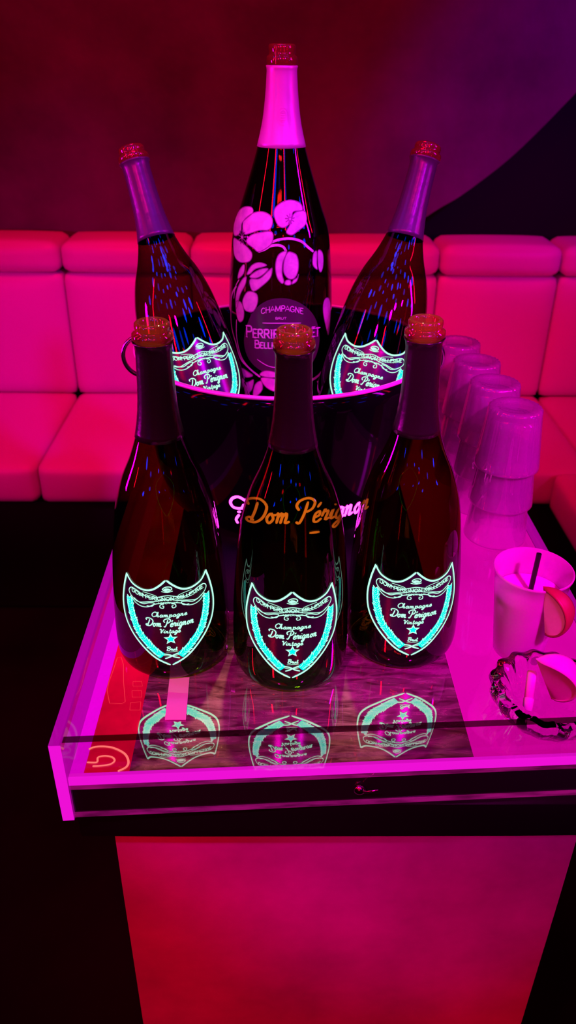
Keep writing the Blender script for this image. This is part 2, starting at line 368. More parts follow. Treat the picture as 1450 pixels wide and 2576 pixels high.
# ------------------------------------------------------------------ champagne bottle with a lit shield label
BP = smoothprof([(.0, .046), (.003, .0498), (.010, .0524), (.024, .0532), (.061, .0523), (.092, .0504), (.122, .0476), (.148, .0442), (.166, .0405), (.185, .0345), (.204, .0262), (.224, .0197), (.245, .0160), (.266, .0144), (.285, .0138), (.302, .0136)], 5)
def bottle():
    root = empty('champagne_bottle')
    bm = bmesh.new()
    lathe(bm, [(0, .012), (.02, .009), (.036, .003), (.042, .0)] + BP, 96)
    obj('glass_body', bm, M['bottle'], root)
    bm = bmesh.new()   # glass mouth above the torn foil
    lathe(bm, [(.0137, .3015), (.0146, .3030), (.0160, .3048), (.0162, .3070), (.0158, .3092), (.0140, .3104), (.0132, .3116), (.0136, .3130), (.0138, .3150), (.0134, .3170), (.0122, .3180), (.0106, .3178), (.0098, .3165), (.0096, .306), (.0100, .292), (.0100, .288)], 64)
    obj('bottle_mouth', bm, M['lip'], root)
    bm = bmesh.new()   # neck foil with ragged top
    W = Wrap(BP)
    pr = [(W.rad(z)+.0006, z) for z in [.2235+.0045*i for i in range(17)]]
    lathe(bm, [(W.rad(.2235)+.0001, .2235)] + pr + [(.0147, .3000), (.0157, .3016), (.0163, .3030), (.0152, .3028)], 64,
          mod=lambda t, z: 1 + .012*math.sin(7*t+z*600)*math.sin(3*t) + .006*math.sin(23*t))
    obj('neck_foil', bm, M['foil'], root)
    # label
    R = [(6.3, 106.0), (13.2, 101.6), (21.1, 100.7), (29.8, 103.6), (34.0, 107.4), (36.6, 111.5)]
    S = [(41.0, 97.8), (44.0, 81.3), (42.4, 65.6), (35.8, 52.6), (25.4, 40.3), (13.8, 29.4), (1.2, 22.0)]
    half = cat([(0.6, 111.4)]+R, 4) + cat([R[-1]]+S, 4)[1:]
    left = [(-x+.6, z) for x, z in half]
    outline = half[:-1] + left[::-1][:-1]
    lab = bmesh.new(); fill(lab, W, outline, .22, sm=False)
    lab = obj('shield_label', lab, M['plate'], root); lab['label'] = 'dark shield label with glowing mint lines'
    bm = bmesh.new(); ribbon(bm, W, half, 1.75, .65, sm=False); ribbon(bm, W, left, 1.75, .65, sm=False)
    obj('label_border', bm, M['mint'], lab)
    # wreath of leaves
    bm = bmesh.new()
    for sg in (1, -1):
        cl = cat([(35.6*sg, 88.5), (35.2*sg, 79), (32.5*sg, 66), (28*sg, 54.5), (21.8*sg, 46.4), (15*sg, 38.5), (7.6*sg, 31.5)], 12)
        cl = [(x+.6, z) for x, z in cl]
        ribbon(bm, W, cl, 7.4, .34, sm=False, mi=0)
        acc = 0
        for i in range(1, len(cl)):
            dx, dz = cl[i-1][0]-cl[i][0], cl[i-1][1]-cl[i][1]; acc += math.hypot(dx, dz)
            if acc > 1.7:
                acc = 0; an = math.atan2(dz, dx)
                for sd in (1, -1):
                    q = rnd.uniform(.45, .95)*sd; L = rnd.uniform(5.0, 6.6)
                    leaf(bm, W, cl[i][0], cl[i][1], an+q, L, 2.3, .40, 1)
                    leaf(bm, W, cl[i][0]-.3*math.cos(an+q), cl[i][1]-.3*math.sin(an+q), an+q, L*.82, 1.45, .46, 0)
    obj('wreath', bm, [M['cyan'], M['mint']], lab)
    # banner ribbon and crown
    bm = bmesh.new()
    w = .8
    ribbon(bm, W, [(-34.5, 96.5), (-31.5, 99.6), (-26, 98.4), (-21.5, 96.), (-15, 93.6), (-8, 94.6), (.6, 96.4), (9, 94.6), (16, 93.8), (22.5, 96.), (27, 98.4), (32.6, 99.8), (36, 97.5), (35.5, 93.6), (31, 89.6), (26, 87.4), (21, 88.2), (16, 89.6), (10, 90.6), (.6, 92.6), (-9, 90.6), (-15, 89.6), (-20, 88.2), (-25, 87.2), (-30, 89.), (-34, 93.)], w, .6, closed=True)
    for sg in (1, -1):
        ribbon(bm, W, [(sg*x+.6, z) for x, z in [(33, 89.5), (28.5, 85.2), (23, 83.4), (17, 84.2), (12, 87.2), (7, 88.6), (3, 88.2)]], w, .6)
        ribbon(bm, W, [(sg*x+.6, z) for x, z in [(30.5, 90), (27, 87.8), (21.5, 86.4), (16, 88.4), (11.5, 88.6), (13.5, 85.4), (18.4, 85)]], w, .6)
        ribbon(bm, W, [(sg*x+.6, z) for x, z in [(3, 88.2), (6.2, 87.2), (6.6, 84.6), (4.2, 83.8), (3.4, 85.6), (4.8, 86.2)]], w, .6)
        ribbon(bm, W, [(sg*x+.6, z) for x, z in [(21, 98.6), (14, 97.4), (9, 95.4), (12, 93.2), (18, 94.2), (22, 97.4)]], .5, .6)
    ribbon(bm, W, [(-5.4, 88.4), (.6, 89.4), (6.6, 88.4)], w, .6)
    ribbon(bm, W, [(-3.0, 102.6), (-.2, 104.8), (3.6, 104.6), (4.6, 102.4), (.9, 100.4)], .9, .6, closed=True)
    leaf(bm, W, -2.4, 102.4, 0, 6.2, 2.6, .62, 0); ribbon(bm, W, [(-4.2, 100.6), (.7, 99.6), (5.6, 100.6)], .7, .6)
    obj('banner', bm, M['mint'], lab)
    bm = bmesh.new()
    arc = lambda t: 3.6*(abs(2*t-1)**2.4)*1.3
    write(bm, W, 'DOM PERIGNON.MILLESIME', RM, -31.5, 91.4, 3.5, 64.5, .72, .7, base=arc)
    write(bm, W, 'AEPERNAY', RM, -8., 88.2, 1.5, 17.5, .35, .62)
    write(bm, W, 'Champagne', SC, -14.3, 74.6, 5.0, 31.0, .85, .6, slant=.15)
    write(bm, W, 'Dom Pérignon', SC, -19.6, 64.4, 8.2, 42.0, 1.05, .6, slant=.15)
    write(bm, W, 'Vintage', SC, -8.2, 57.6, 4.8, 18.4, .8, .6, slant=.15)
    write(bm, W, 'Brut', SC, -3.2, 38.2, 4.4, 9.4, .85, .6, slant=.15)
    ribbon(bm, W, [(-3.6, 36.6), (7, 37)], .4, .6)
    obj('lettering', bm, M['mint'], lab)
    bm = bmesh.new()
    def star(r1, r2): return [(1.1+(r1 if k % 2 == 0 else r2)*math.sin(PI*k/5), 51.0+(r1 if k % 2 == 0 else r2)*math.cos(PI*k/5)) for k in range(10)]
    fill(bm, W, star(6.4, 2.9), .55, sm=False, mi=1); fill(bm, W, star(3.6, 2.0), .66, sm=False, mi=0)
    obj('star', bm, [M['cyan'], M['mint']], lab)
    bm = bmesh.new()
    ribbon(bm, W, [(-6, 34.4), (-1, 33.6), (3, 31.), (8, 29.)], 1.3, .6); ribbon(bm, W, [(7.4, 35), (3, 33.2), (-1, 30.8), (-5, 29.2)], 1.3, .62)
    ribbon(bm, W, [(-6, 32.8), (1, 32), (7.4, 33.)], .5, .6)
    obj('knot', bm, M['mint'], lab)
    return root
proto = bottle()
proto.name = 'champagne_bottle'
def place(o, base, top=None, dirv=None, spin=0.):
    d = Vector(dirv).normalized() if dirv else (Vector(top)-Vector(base)).normalized()
    q = Vector((0, 0, 1)).rotation_difference(d) @ Quaternion((0, 0, 1), spin)
    o.rotation_mode = 'QUATERNION'; o.rotation_quaternion = q; o.location = base
FB = [((.0135, .0045, .0004), (.0130, .0040, .318), 0.0, 'empty champagne bottle with teal glowing shield label, in the middle of the front row'),
      ((-.0978, .0212, .0006), (-.0955, .0190, .318), .08, 'empty champagne bottle with teal shield label, in the front row by the red panel'),
      ((.1217, .0345, .0014), (.1158, .0300, .318), .02, 'empty champagne bottle with teal shield label, in the front row nearest the stacked glasses')]
for i, (b, t, sp, lb) in enumerate(FB):
    o = proto if i == 0 else copy_tree(proto)
    place(o, b, t, spin=sp); tag(o, lb, 'bottle', 'champagne bottles with glowing shield labels')
for b, d, sp, lb in [((-.0740, .2640, .0998), (-.2616, .3428, .9022), .40, 'champagne bottle with teal shield label leaning left out of the black bucket'),
                     ((.0883, .2640, .1015), (.2276, .3259, .9103), -.20, 'champagne bottle with teal shield label leaning right out of the black bucket')]:
    o = copy_tree(proto); place(o, b, dirv=d, spin=sp); o.scale = (1.06, 1.06, 1.06); tag(o, lb, 'bottle', 'champagne bottles with glowing shield labels')
    for ch in o.children:
        if ch.name.startswith('neck_foil'):
            ch.data = ch.data.copy(); ch.data.materials[0] = M['foil_lit']
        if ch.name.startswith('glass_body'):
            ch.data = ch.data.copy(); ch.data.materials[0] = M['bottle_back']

# ------------------------------------------------------------------ tall painted bottle
ZB = .050
MPz = [(.05, .054), (.054, .0585), (.064, .0612), (.12, .0616), (.152, .0614), (.225, .0622), (.281, .0594), (.321, .0545), (.347, .0458), (.382, .0340), (.407, .0262), (.431, .0202), (.455, .0169), (.4775, .0152), (.4845, .0149)]
MP = smoothprof([(z-ZB, r) for z, r in MPz], 6)
root = empty('painted_champagne_bottle', (.004, .374, ZB))
tag(root, 'tall champagne bottle with pink painted flowers and pink neck foil standing upright in the bucket', 'bottle')
bm = bmesh.new(); lathe(bm, [(0, .012), (.03, .006), (.045, .0)] + MP, 96); obj('glass_body', bm, M['magnum'], root)
h0 = .4345
bm = bmesh.new(); lathe(bm, [(.0149, h0-.001), (.0158, h0+.001), (.0164, h0+.004), (.0160, h0+.008), (.0140, h0+.0095), (.0135, h0+.012), (.0142, h0+.0145), (.0140, h0+.018), (.0126, h0+.0195), (.0108, h0+.019), (.0100, h0+.017), (.0098, h0-.01)], 64)
obj('bottle_mouth', bm, M['lip'], root)
bm = bmesh.new(); W0 = Wrap(MP)
fz = [.3575+.0045*i for i in range(17)]
lathe(bm, [(W0.rad(fz[0])+.0002, fz[0])] + [(W0.rad(z)+.0009, z) for z in fz] + [(.0162, .4315), (.0168, .434), (.0160, .4345)], 64, mod=lambda t, z: 1+.008*math.sin(5*t+z*300)*math.sin(2*t))
foil = obj('neck_foil', bm, M['foil_pink'], root); foil['label'] = 'bright pink foil sleeve on the neck'
WM = Wrap([(r, z+ZB) for r, z in MP])
def Wm(a, z, off):
    v = WM(a, z, off); v.z -= ZB; return v
bm = bmesh.new()
ribbon(bm, Wm, [(1.2+5.6*math.cos(t*PI/8), 438.+8.*math.sin(t*PI/8)) for t in range(16)], .7, 1.25, closed=True)
ribbon(bm, Wm, [(1.2+3.4*math.cos(t*PI/8), 438.+5.4*math.sin(t*PI/8)) for t in range(16)], .5, 1.25, closed=True)
for k in range(4): ribbon(bm, Wm, [(-1.4, 434.5+k*2.3), (3.8, 434.5+k*2.3)], .7, 1.3)
obj('embossed_seal', bm, M['foil_pink'], foil)
FL = [  # painted petals, leaves
 [(-71.4, 317.6), (-80, 328), (-68.5, 340), (-50, 347.5), (-36, 349), (-33.5, 344.1), (-42.7, 337.6), (-51.0, 331.9), (-52, 324), (-60, 318)],
 [(-49.1, 332.2), (-42.8, 338.5), (-31.5, 344.3), (-20.5, 346.2), (-11.8, 343.2), (-9.2, 336.9), (-12.8, 329.5), (-24.8, 327.8), (-35.8, 324.0), (-46.0, 322)],
 [(-35, 322), (-22.5, 326.1), (-10.7, 327.5), (-8.6, 321.5), (-11.7, 313.8), (-24.8, 306.0), (-31.8, 309.2), (-42, 314.5)],
 [(-70.4, 312.8), (-56, 313.5), (-43.5, 310.5), (-34, 303.8), (-35.6, 296.0), (-44.0, 292.3), (-55.8, 291.8), (-66.7, 297.7)],
 [(-7.7, 344.2), (-5.7, 351.5), (2.4, 357.0), (11.6, 358.2), (21.5, 354.6), (23.8, 347.6), (13.5, 347.2), (11, 340.7), (8.6, 335.3), (2.5, 331.8), (-3.6, 334.4)],
 [(14.6, 345.6), (26.2, 347), (29.3, 340.5), (27.3, 333.4), (19.3, 328.6), (11.8, 324.3), (5.6, 327.2), (9.6, 334.4)],
 [(5.8, 308.3), (-2.4, 304.4), (-5.9, 293.6), (-4.3, 280.9), (0.9, 273.9), (3.4, 276), (1.4, 284), (2., 296), (5.4, 304)],
 [(7.4, 306.5), (3.6, 298), (3.2, 286), (8.4, 279), (15, 279), (19, 286), (19.6, 295.5), (17.2, 303.5), (11.9, 306.6)],
 [(4.4, 273.4), (6, 277), (10.4, 277), (11.4, 273), (8, 271.8)], [(12.6, 272.9), (14, 277), (18.4, 279.4), (20., 283.3), (18, 276)],
 [(38.9, 303.1), (44, 304.5), (44, 292), (45.0, 285.4), (38.1, 291.5)], [(46, 305), (53, 303), (56, 296), (55.1, 286.6), (51, 281.4), (46.6, 288)],
 [(-41.1, 280.4), (-34.4, 290.3), (-24.8, 294.8), (-15.9, 293.1), (-20, 290.6), (-29.4, 287.4), (-36.4, 281.4)],
 [(-37.0, 278.0), (-28.3, 285.2), (-19.0, 289.), (-14, 288.6), (-21, 281.6), (-29, 277.6)],
 [(-35, 276), (-24, 277.6), (-13, 287.5), (-9.6, 289.5), (-11.7, 279.5), (-20.3, 270.8), (-32.1, 262.8), (-37.1, 270.8)],
 [(-61.7, 247.4), (-57.5, 260.9), (-48.6, 273.0), (-41.8, 277.2), (-44.0, 267.7), (-52.1, 255.8), (-59.6, 238.1)],
 [(-47.8, 250.2), (-39.8, 261.2), (-28.4, 260.7), (-26.7, 251.7), (-32.2, 240.5), (-41.4, 238.9), (-46.3, 242.1)],
 [(-60.6, 245.6), (-50.8, 247.1), (-46.1, 238.3), (-47.5, 228.2), (-54.1, 224.0), (-59.6, 230.8)],
 [(-56.5, 272.5), (-53.7, 282.2), (-46.5, 289.6), (-44.3, 288.0), (-46.4, 279.7)],
 [(62.1, 250.3), (72, 247), (78, 235), (77, 214), (72, 204), (63.4, 218.6), (57.3, 234.3), (57.1, 245.0)],
 [(-24.4, 164.8), (-18.5, 171.0), (-7.2, 170.6), (-1, 166), (-10, 163.4)], [(-23, 161.4), (-6.1, 162.0), (2, 158), (-2, 146.0), (-16.2, 150.1)],
 [(-34, 137.5), (-31.1, 151.3), (-23.3, 157.4), (-21.4, 147.9), (-27.9, 138.6)], [(-51.1, 167.7), (-42, 166), (-34.0, 162.6), (-43.3, 158.1), (-49.7, 159.9)], [(-38, 154.6), (-33, 157), (-36, 144), (-44, 138), (-50, 146)],
]
bm = bmesh.new()
for p in FL:
    fill(bm, Wm, p, .5, maxe=4)
    ribbon(bm, Wm, p, .9, .62, closed=True, n=4, mi=1)
for x, z, r in ((-49, 318, 1), (9.5, 340, .7)):
    for k in range(9):
        a = 2*PI*k/9+.2; ribbon(bm, Wm, [(x, z), (x+7.5*r*math.cos(a), z+7.5*r*math.sin(a))], 1.0, .75, mi=1)
        leaf(bm, Wm, x+5*r*math.cos(a), z+5*r*math.sin(a), a, 3.2*r, 1.8*r, .8, 1)
    fill(bm, Wm, [(x+1.6*r*math.cos(PI*k/4), z+1.6*r*math.sin(PI*k/4)) for k in range(8)], .9)
for s, w in (([(-10.7, 316.7), (-1.5, 319.9), (10.8, 320.7), (22.7, 317.3), (31.0, 310.8), (38.9, 305.0)], 2.6), ([(-26, 306), (-18.1, 309), (-11.7, 312.8), (-3.5, 314.1), (2.6, 312.2), (5.8, 307.4)], 2.6),
             ([(-59.5, 263.6), (-72.1, 250.2), (-75.9, 230.7), (-74.2, 213.1), (-63.3, 196.7), (-54.2, 180.0), (-38.5, 170.3), (-24, 162.3)], 2.4), ([(-60, 225), (-60.7, 205), (-53.9, 184.6), (-44.3, 174.6), (-34, 168)], 1.6),
             ([(2, 158), (20, 155), (39.2, 155.6), (55.8, 160.3), (66, 168.5)], 3.2), ([(50, 152), (56, 146), (58, 136)], 2.2), ([(-54, 272), (-62, 262), (-66, 248)], 1.3)):
    ribbon(bm, Wm, s, w, .55)
obj('painted_flowers', bm, [M['enamel'], M['enamel_line']], root)
bm = bmesh.new()
fill(bm, Wm, [(-47, 200), (-43.2, 219.0), (-32.2, 240.5), (-16.0, 253.8), (1., 257.5), (17., 254), (33, 243.5), (45, 228.5), (51.5, 209), (50, 192), (40, 177), (22, 170), (0, 167), (-22, 170), (-40, 182)], .25)
lab = obj('oval_label', bm, principled('printed_band', (.07, .03, .06), rough=.3), root)
bm = bmesh.new()
write(bm, Wm, 'CHAMPAGNE', RM, -22.5, 238.4, 6.2, 49, 1.0, .75, base=lambda t: 4.6*(1-(2*t-1)**2))
write(bm, Wm, 'BRUT', RM, -6, 233.6, 2.6, 13, .5, .7)
ribbon(bm, Wm, [(-21, 228.4), (1, 229.4), (24, 228.4)], 1.0, .7)
write(bm, Wm, 'PERRIER-JOUËT', RM, -43.5, 208.6, 13.2, 95, 1.9, .75, small=.74, base=lambda t: 3.2*(1-(2*t-1)**2))
write(bm, Wm, 'BELLE EPOQUE', RM, -31.4, 197.6, 9., 66, 1.6, .75, small=.74, base=lambda t: 2*(1-(2*t-1)**2))
ribbon(bm, Wm, [(-28, 184), (-14, 177.4), (0, 176), (16, 177.4), (29, 184)], 1.0, .6)
obj('lettering', bm, M['enamel_pale'], lab)

# ------------------------------------------------------------------ bucket
BY = .334
root = empty('ice_bucket', (.008, BY, 0)); tag(root, 'black champagne bucket with steel ring handles and pink lit lettering holding three bottles', 'bucket')
prof = [(0, .001), (.118, .001), (.122, .0), (.126, .004)] + [(.126+.047*((k/10)**.3), .004+.193*k/10) for k in range(1, 11)]
inner = [(r-.0026, z) for r, z in prof[::-1] if z > .055] + [(.142, .052), (.136, .049), (0, .049)]
bm = bmesh.new(); lathe(bm, prof+inner, 128); obj('bucket_body', bm, M['bucket'], root)
bm = bmesh.new(); lathe(bm, [(.1735+.0028*math.cos(a*PI/6), .1985+.0022*math.sin(a*PI/6)) for a in range(12)], 128, close=True); obj('rim', bm, M['rim'], root)
WB = Wrap([(r, z) for r, z in prof[3:]])
bm = bmesh.new()
write(bm, WB, 'Dom Pérignon', SC, -41, 42, 34, 148, 3.2, .5, slant=.12)
ribbon(bm, WB, [(-42, 71), (-50, 75), (-57, 72), (-60, 65), (-56, 59), (-47, 60), (-44, 66)], 3.4, .5)
ribbon(bm, WB, [(-52, 53), (-48, 55)], 3.4, .5); ribbon(bm, WB, [(-50, 50), (-54, 42), (-52, 36)], 3., .5)
ribbon(bm, WB, [(30, 25), (42, 25)], 4., .5)
obj('lettering', bm, M['sign'], root)
for sx in (-1, 1):
    h = empty('ring_handle'); h.parent = root
    bpy.data.objects.remove(h)
    bm = bmesh.new()
    cx, cz = sx*.167, .183
    tube(bm, [(cx+sx*.0235*math.cos(2*PI*k/32), -.006+.006*math.sin(4*PI*k/32)*0, cz+.0245*math.sin(2*PI*k/32)) for k in range(32)], .0026, 10, closed=True)
    hd = obj('ring_handle', bm, M['steel'], root)
    bm = bmesh.new(); rbox(bm, sx*.167, -.006, cz, .006, .007, .009, .003, 4); obj('handle_lug', bm, M['steel'], hd)

# ------------------------------------------------------------------ tray
T = empty('serving_tray', (0, 0, -.046)); tag(T, 'clear acrylic serving tray glowing magenta at its edges, under all the bottles and glasses', 'tray')
ZT = .046  # local z offset so that world z=0 is the tray floor
def tp(bm, poly, z0, z1, mi=0): return prism(bm, poly, z0+ZT, z1+ZT, mi)
xL0, xL1 = -.1728, -.1636
fy = lambda x: -.1395+(x+.1636)*.052
yB = .52
xr = lambda y: .3065-.06*max(0, (y+.0))*.75
bm = bmesh.new()   # dark hollow base
tp(bm, [(xL1, fy(xL1)), (.312, fy(.312)), (.312, yB), (xL1, yB)], -.041, -.0085)
obj('tray_base', bm, M['smoke'], T, smooth=False)
bm = bmesh.new()   # glowing slab edges along the front
tp(bm, [(xL1, fy(xL1)-.0012), (.312, fy(.312)-.0012), (.312, fy(.312)+.004), (xL1, fy(xL1)+.004)], -.0084, -.0005)
e1 = obj('lit_edge', bm, M['edge'], T, smooth=False)
bm = bmesh.new(); tp(bm, [(xL1, fy(xL1)-.0008), (.312, fy(.312)-.0008), (.312, fy(.312)+.002), (xL1, fy(xL1)+.002)], -.0138, -.0086); obj('lit_edge', bm, M['edge_dim'], T, smooth=False)
bm = bmesh.new(); tp(bm, [(xL1, fy(xL1)-.0012), (.312, fy(.312)-.0012), (.312, fy(.312)+.004), (xL1, fy(xL1)+.004)], -.046, -.0412); obj('lit_edge', bm, M['edge_dim'], T, smooth=False)
bm = bmesh.new(); tp(bm, [(xL1, fy(xL1)+.004), (.312, fy(.312)+.004), (.312, yB), (xL1, yB)], -.046, -.0412); obj('tray_underside', bm, M['smoke'], T, smooth=False)
# clear front wall
bm = bmesh.new(); fs = tp(bm, [(xL1, fy(xL1)), (.312, fy(.312)), (.312, fy(.312)+.0065), (xL1, fy(xL1)+.0065)], 0.0002, .038); fs[1].material_index = 1
w = obj('front_wall', bm, [M['acrylic'], M['acrylic_edge']], T, smooth=False); w['label'] = 'clear colourless front wall'
# left wall: lit slab, bright end
bm = bmesh.new(); fs = tp(bm, [(xL0, fy(xL0)-.004), (xL1, fy(xL1)-.004), (xL1-.001, yB), (xL0-.002, yB)], -.046, .0395)
for f in fs:
    if f.calc_center_median().y < -.13: f.material_index = 1
obj('side_wall', bm, [M['acrylic_lit'], M['edge']], T, smooth=False)
bm = bmesh.new(); tp(bm, [(.3065, -.118), (.3115, -.118), (.306, yB), (.301, yB)], .0002, .012); obj('side_wall', bm, M['acrylic_lit'], T, smooth=False)
bm = bmesh.new(); tp(bm, [(xL1, yB-.008), (.301, yB-.008), (.301, yB), (xL1, yB)], .0002, .038); obj('back_wall', bm, M['acrylic'], T, smooth=False)
# floor: panels side by side under a clear top sheet
xa, xb, xc = -.1525, -.1165, .163
bm = bmesh.new(); tp(bm, [(xb, fy(xb)+.0041), (xc, fy(xc)+.0041), (xc, .075), (xb, .075)], -.0084, -.0006); obj('mirror_floor', bm, M['floorplate'], T, smooth=False)
bm = bmesh.new(); tp(bm, [(xb, .0755), (xc, .0755), (xc+.004, yB-.008), (xb, yB-.008)], -.0084, -.0006); obj('added_matte_floor', bm, M['black'], T, smooth=False)  # added matte sheet, keeps the bucket lettering from mirroring behind the bottles
bm = bmesh.new(); tp(bm, [(xL1, fy(xL1)+.0041), (xa, fy(xa)+.0041), (xa, yB-.008), (xL1, yB-.008)], -.0084, -.0006); obj('light_strip', bm, M['pinkstrip'], T, smooth=False)
bm = bmesh.new(); tp(bm, [(xa, fy(xa)+.0041), (xb, fy(xb)+.0041), (xb, yB-.008), (xa, yB-.008)], -.0084, -.0006); redp = obj('red_light_panel', bm, M['red'], T, smooth=False)
bm = bmesh.new(); tp(bm, [(xc, fy(xc)+.0041), (.3065, fy(.3065)+.0041), (.301, yB-.008), (xc+.004, yB-.008)], -.0084, -.0006); obj('magenta_light_panel', bm, M['pinkpanel'], T, smooth=False)
def flatribbon(bm, pts, w, z, closed=False, sm=True):
    ribbon(bm, lambda a, b, off: Vector((a/1000., b/1000., z+ZT)), [(x*1000, y*1000) for x, y in pts], w, 0, closed=closed, sm=sm, n=6)
bm = bmesh.new()
flatribbon(bm, [(-.1534, -.1105), (-.1475, -.1077), (-.1356, -.1084), (-.124, -.1146), (-.1190, -.1225), (-.1195, -.1290), (-.1256, -.1335)], 1.9, .0)
flatribbon(bm, [(-.1522, -.1242), (-.1442, -.1242), (-.1441, -.1191), (-.1386, -.1176), (-.1325, -.1191), (-.1301, -.1228), (-.1334, -.1265), (-.1412, -.1279), (-.1468, -.1282)], 1.6, .0)
obj('neon_figure', bm, M['neon'], T, smooth=False)
bm = bmesh.new()
flatribbon(bm, [(-.1500, .0027), (-.1465, .0032), (-.1425, -.0073), (-.1385, -.0304), (-.1327, -.0558), (-.1354, -.0584), (-.1462, -.0576), (-.1514, -.0415), (-.1518, -.0304), (-.1507, -.0151)], .6, .0, closed=True, sm=False)
for q in ([(-.1300, -.030), (-.1220, -.030), (-.1205, -.036), (-.1290, -.036)], [(-.1290, -.042), (-.1205, -.042), (-.1190, -.050), (-.1275, -.050)], [(-.1280, -.057), (-.1190, -.056), (-.1180, -.066), (-.1270, -.066)]):
    flatribbon(bm, q, .5, .0, closed=True, sm=False)
obj('neon_outline', bm, M['redline'], T, smooth=False)
bm = bmesh.new()   # screw and pin on the front face
lathe(bm, [(0, .0), (.0045, .0), (.0052, .0015), (.0046, .0035), (.002, .005), (0, .0052)], 20)
bmesh.ops.rotate(bm, verts=bm.verts[:], cent=(0, 0, 0), matrix=Matrix.Rotation(PI/2, 3, 'X'))
bmesh.ops.translate(bm, verts=bm.verts[:], vec=(.0697, fy(.07), -.027+ZT))
tube(bm, [(.071, fy(.07)-.003, -.028+ZT), (.076, fy(.07)-.006, -.0245+ZT), (.0835, fy(.07)-.009, -.019+ZT)], [.0012, .001, .0004], 8)
obj('screw', bm, M['steel'], T)

# pale strip on the tray floor
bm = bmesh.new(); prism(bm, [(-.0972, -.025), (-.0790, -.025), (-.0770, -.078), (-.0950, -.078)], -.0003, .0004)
tag(obj('floor_strip', bm, principled('pale_strip', (.8, .55, .72), rough=.5), smooth=False), 'narrow pale pink strip on the tray floor in front of the leftmost front bottle', 'paper')

# ------------------------------------------------------------------ table
TB = empty('pedestal_table', (.06, .19, -.78)); tag(TB, 'red lit block pedestal table with black top under the glowing tray', 'table')
def loc(bm, x, y, z): bmesh.ops.translate(bm, verts=bm.verts[:], vec=(-x, -y, -z))
bm = bmesh.new(); rbox(bm, .06, .197, -.0685, .228, .325, .0215, .004, 4); loc(bm, .06, .19, -.78); obj('tabletop', bm, M['gloss'], TB, smooth='auto')
bm = bmesh.new(); rbox(bm, .0655, .195, -.4355, .2105, .304, .3445, .003, 4); loc(bm, .06, .19, -.78); obj('pedestal', bm, M['pedestal'], TB, smooth='auto')

# ------------------------------------------------------------------ tumblers upside down in nested stacks
def tumbler_bm():
    bm = bmesh.new(); H = .0715; R1, R0 = .0366, .0292     # mouth (down), base (up)
    def R(z): return R1+(R0-R1)*(z/H)
    mod = lambda t, z: 1-(.030*(1-abs(math.cos(8*t))**.5) if .018 < z < .066 else 0)+(.018*math.cos(24*t) if z > .067 else 0)
    out = [(R(0)-.0008, 0), (R(0), .0008), (R(.004), .004), (R(.016), .016), (R(.019), .019), (R(.03), .03), (R(.045), .045), (R(.062), .062), (R(.066), .066), (R0, H-.0025), (R0-.0015, H-.0004), (R0-.004, H), (.018, H-.0006), (.016, H-.0016), (0, H-.0022)]
    lathe(bm, out, 96, mod)
    inn = [(R(0)-.0008, 0), (R(.0)-.0022, .001), (R(.02)-.0026, .02), (R(.05)-.0032, .05), (R(.058)-.0045, H-.0125), (R(.06)-.009, H-.0105), (0, H-.0100)]
    lathe(bm, inn, 96)
    bmesh.ops.remove_doubles(bm, verts=bm.verts[:], dist=1e-5)
    return bm
tum = obj('tumbler', tumbler_bm(), M['tumbler'])
stacks = [((.262, .226), 'the stack nearest the camera'), ((.2575, .3000), 'the second stack from the camera'), ((.2520, .3740), 'the third stack from the camera'), ((.243, .4480), 'the stack farthest from the camera')]
first = True
for (x, y), nm in stacks:
    for k in range(3):
        o = tum if first else tum.copy()
        if not first: C.objects.link(o)
        first = False
        o.location = (x, y, .0003+k*.0468); o.rotation_euler = (0, 0, rnd.random()*PI)
        tag(o, ['clear fluted tumbler upside down at the bottom of %s', 'clear fluted tumbler upside down in the middle of %s', 'clear fluted tumbler upside down on top of %s'][k] % nm, 'glass', 'upturned tumblers nested in stacks')

# ------------------------------------------------------------------ plastic cup with drink, straw, wedge
cx, cy = .2345, .016
CUP = empty('plastic_cup', (cx, cy, .0004)); tag(CUP, 'translucent plastic cup of cloudy pink drink beside the ashtray', 'cup')
bm = bmesh.new(); H = .0945; Ru = lambda z: .0235+(.0350-.0235)*(z/H)
lathe(bm, [(0, .0015), (.020, .0012), (.0215, 0), (.0235, .0008), (Ru(.01), .01), (Ru(.04), .04), (Ru(.08), .08), (Ru(.091), .091), (.0358, .092), (.0360, .0937), (.0352, .0945), (.0343, .0938), (Ru(.08)-.0008, .08), (Ru(.04)-.0008, .04), (.0232, .004), (0, .0030)], 64)
obj('cup_body', bm, M['cup'], CUP)
bm = bmesh.new(); lathe(bm, [(0, .0035), (.0225, .0045), (Ru(.04)-.0014, .04), (Ru(.068)-.0014, .068), (Ru(.068)-.003, .0683), (0, .0680)], 48); obj('drink', bm, M['drink'], CUP)
bm = bmesh.new(); p0, p1 = Vector((cx-.001, cy-.004, .055)), Vector((cx+.0035, cy+.004, .108)); tube(bm, [p0, p1], .0024, 12, cap=False)
tag(obj('drinking_straw', bm, M['straw']), 'short black straw standing in the cloudy pink drink', 'straw')
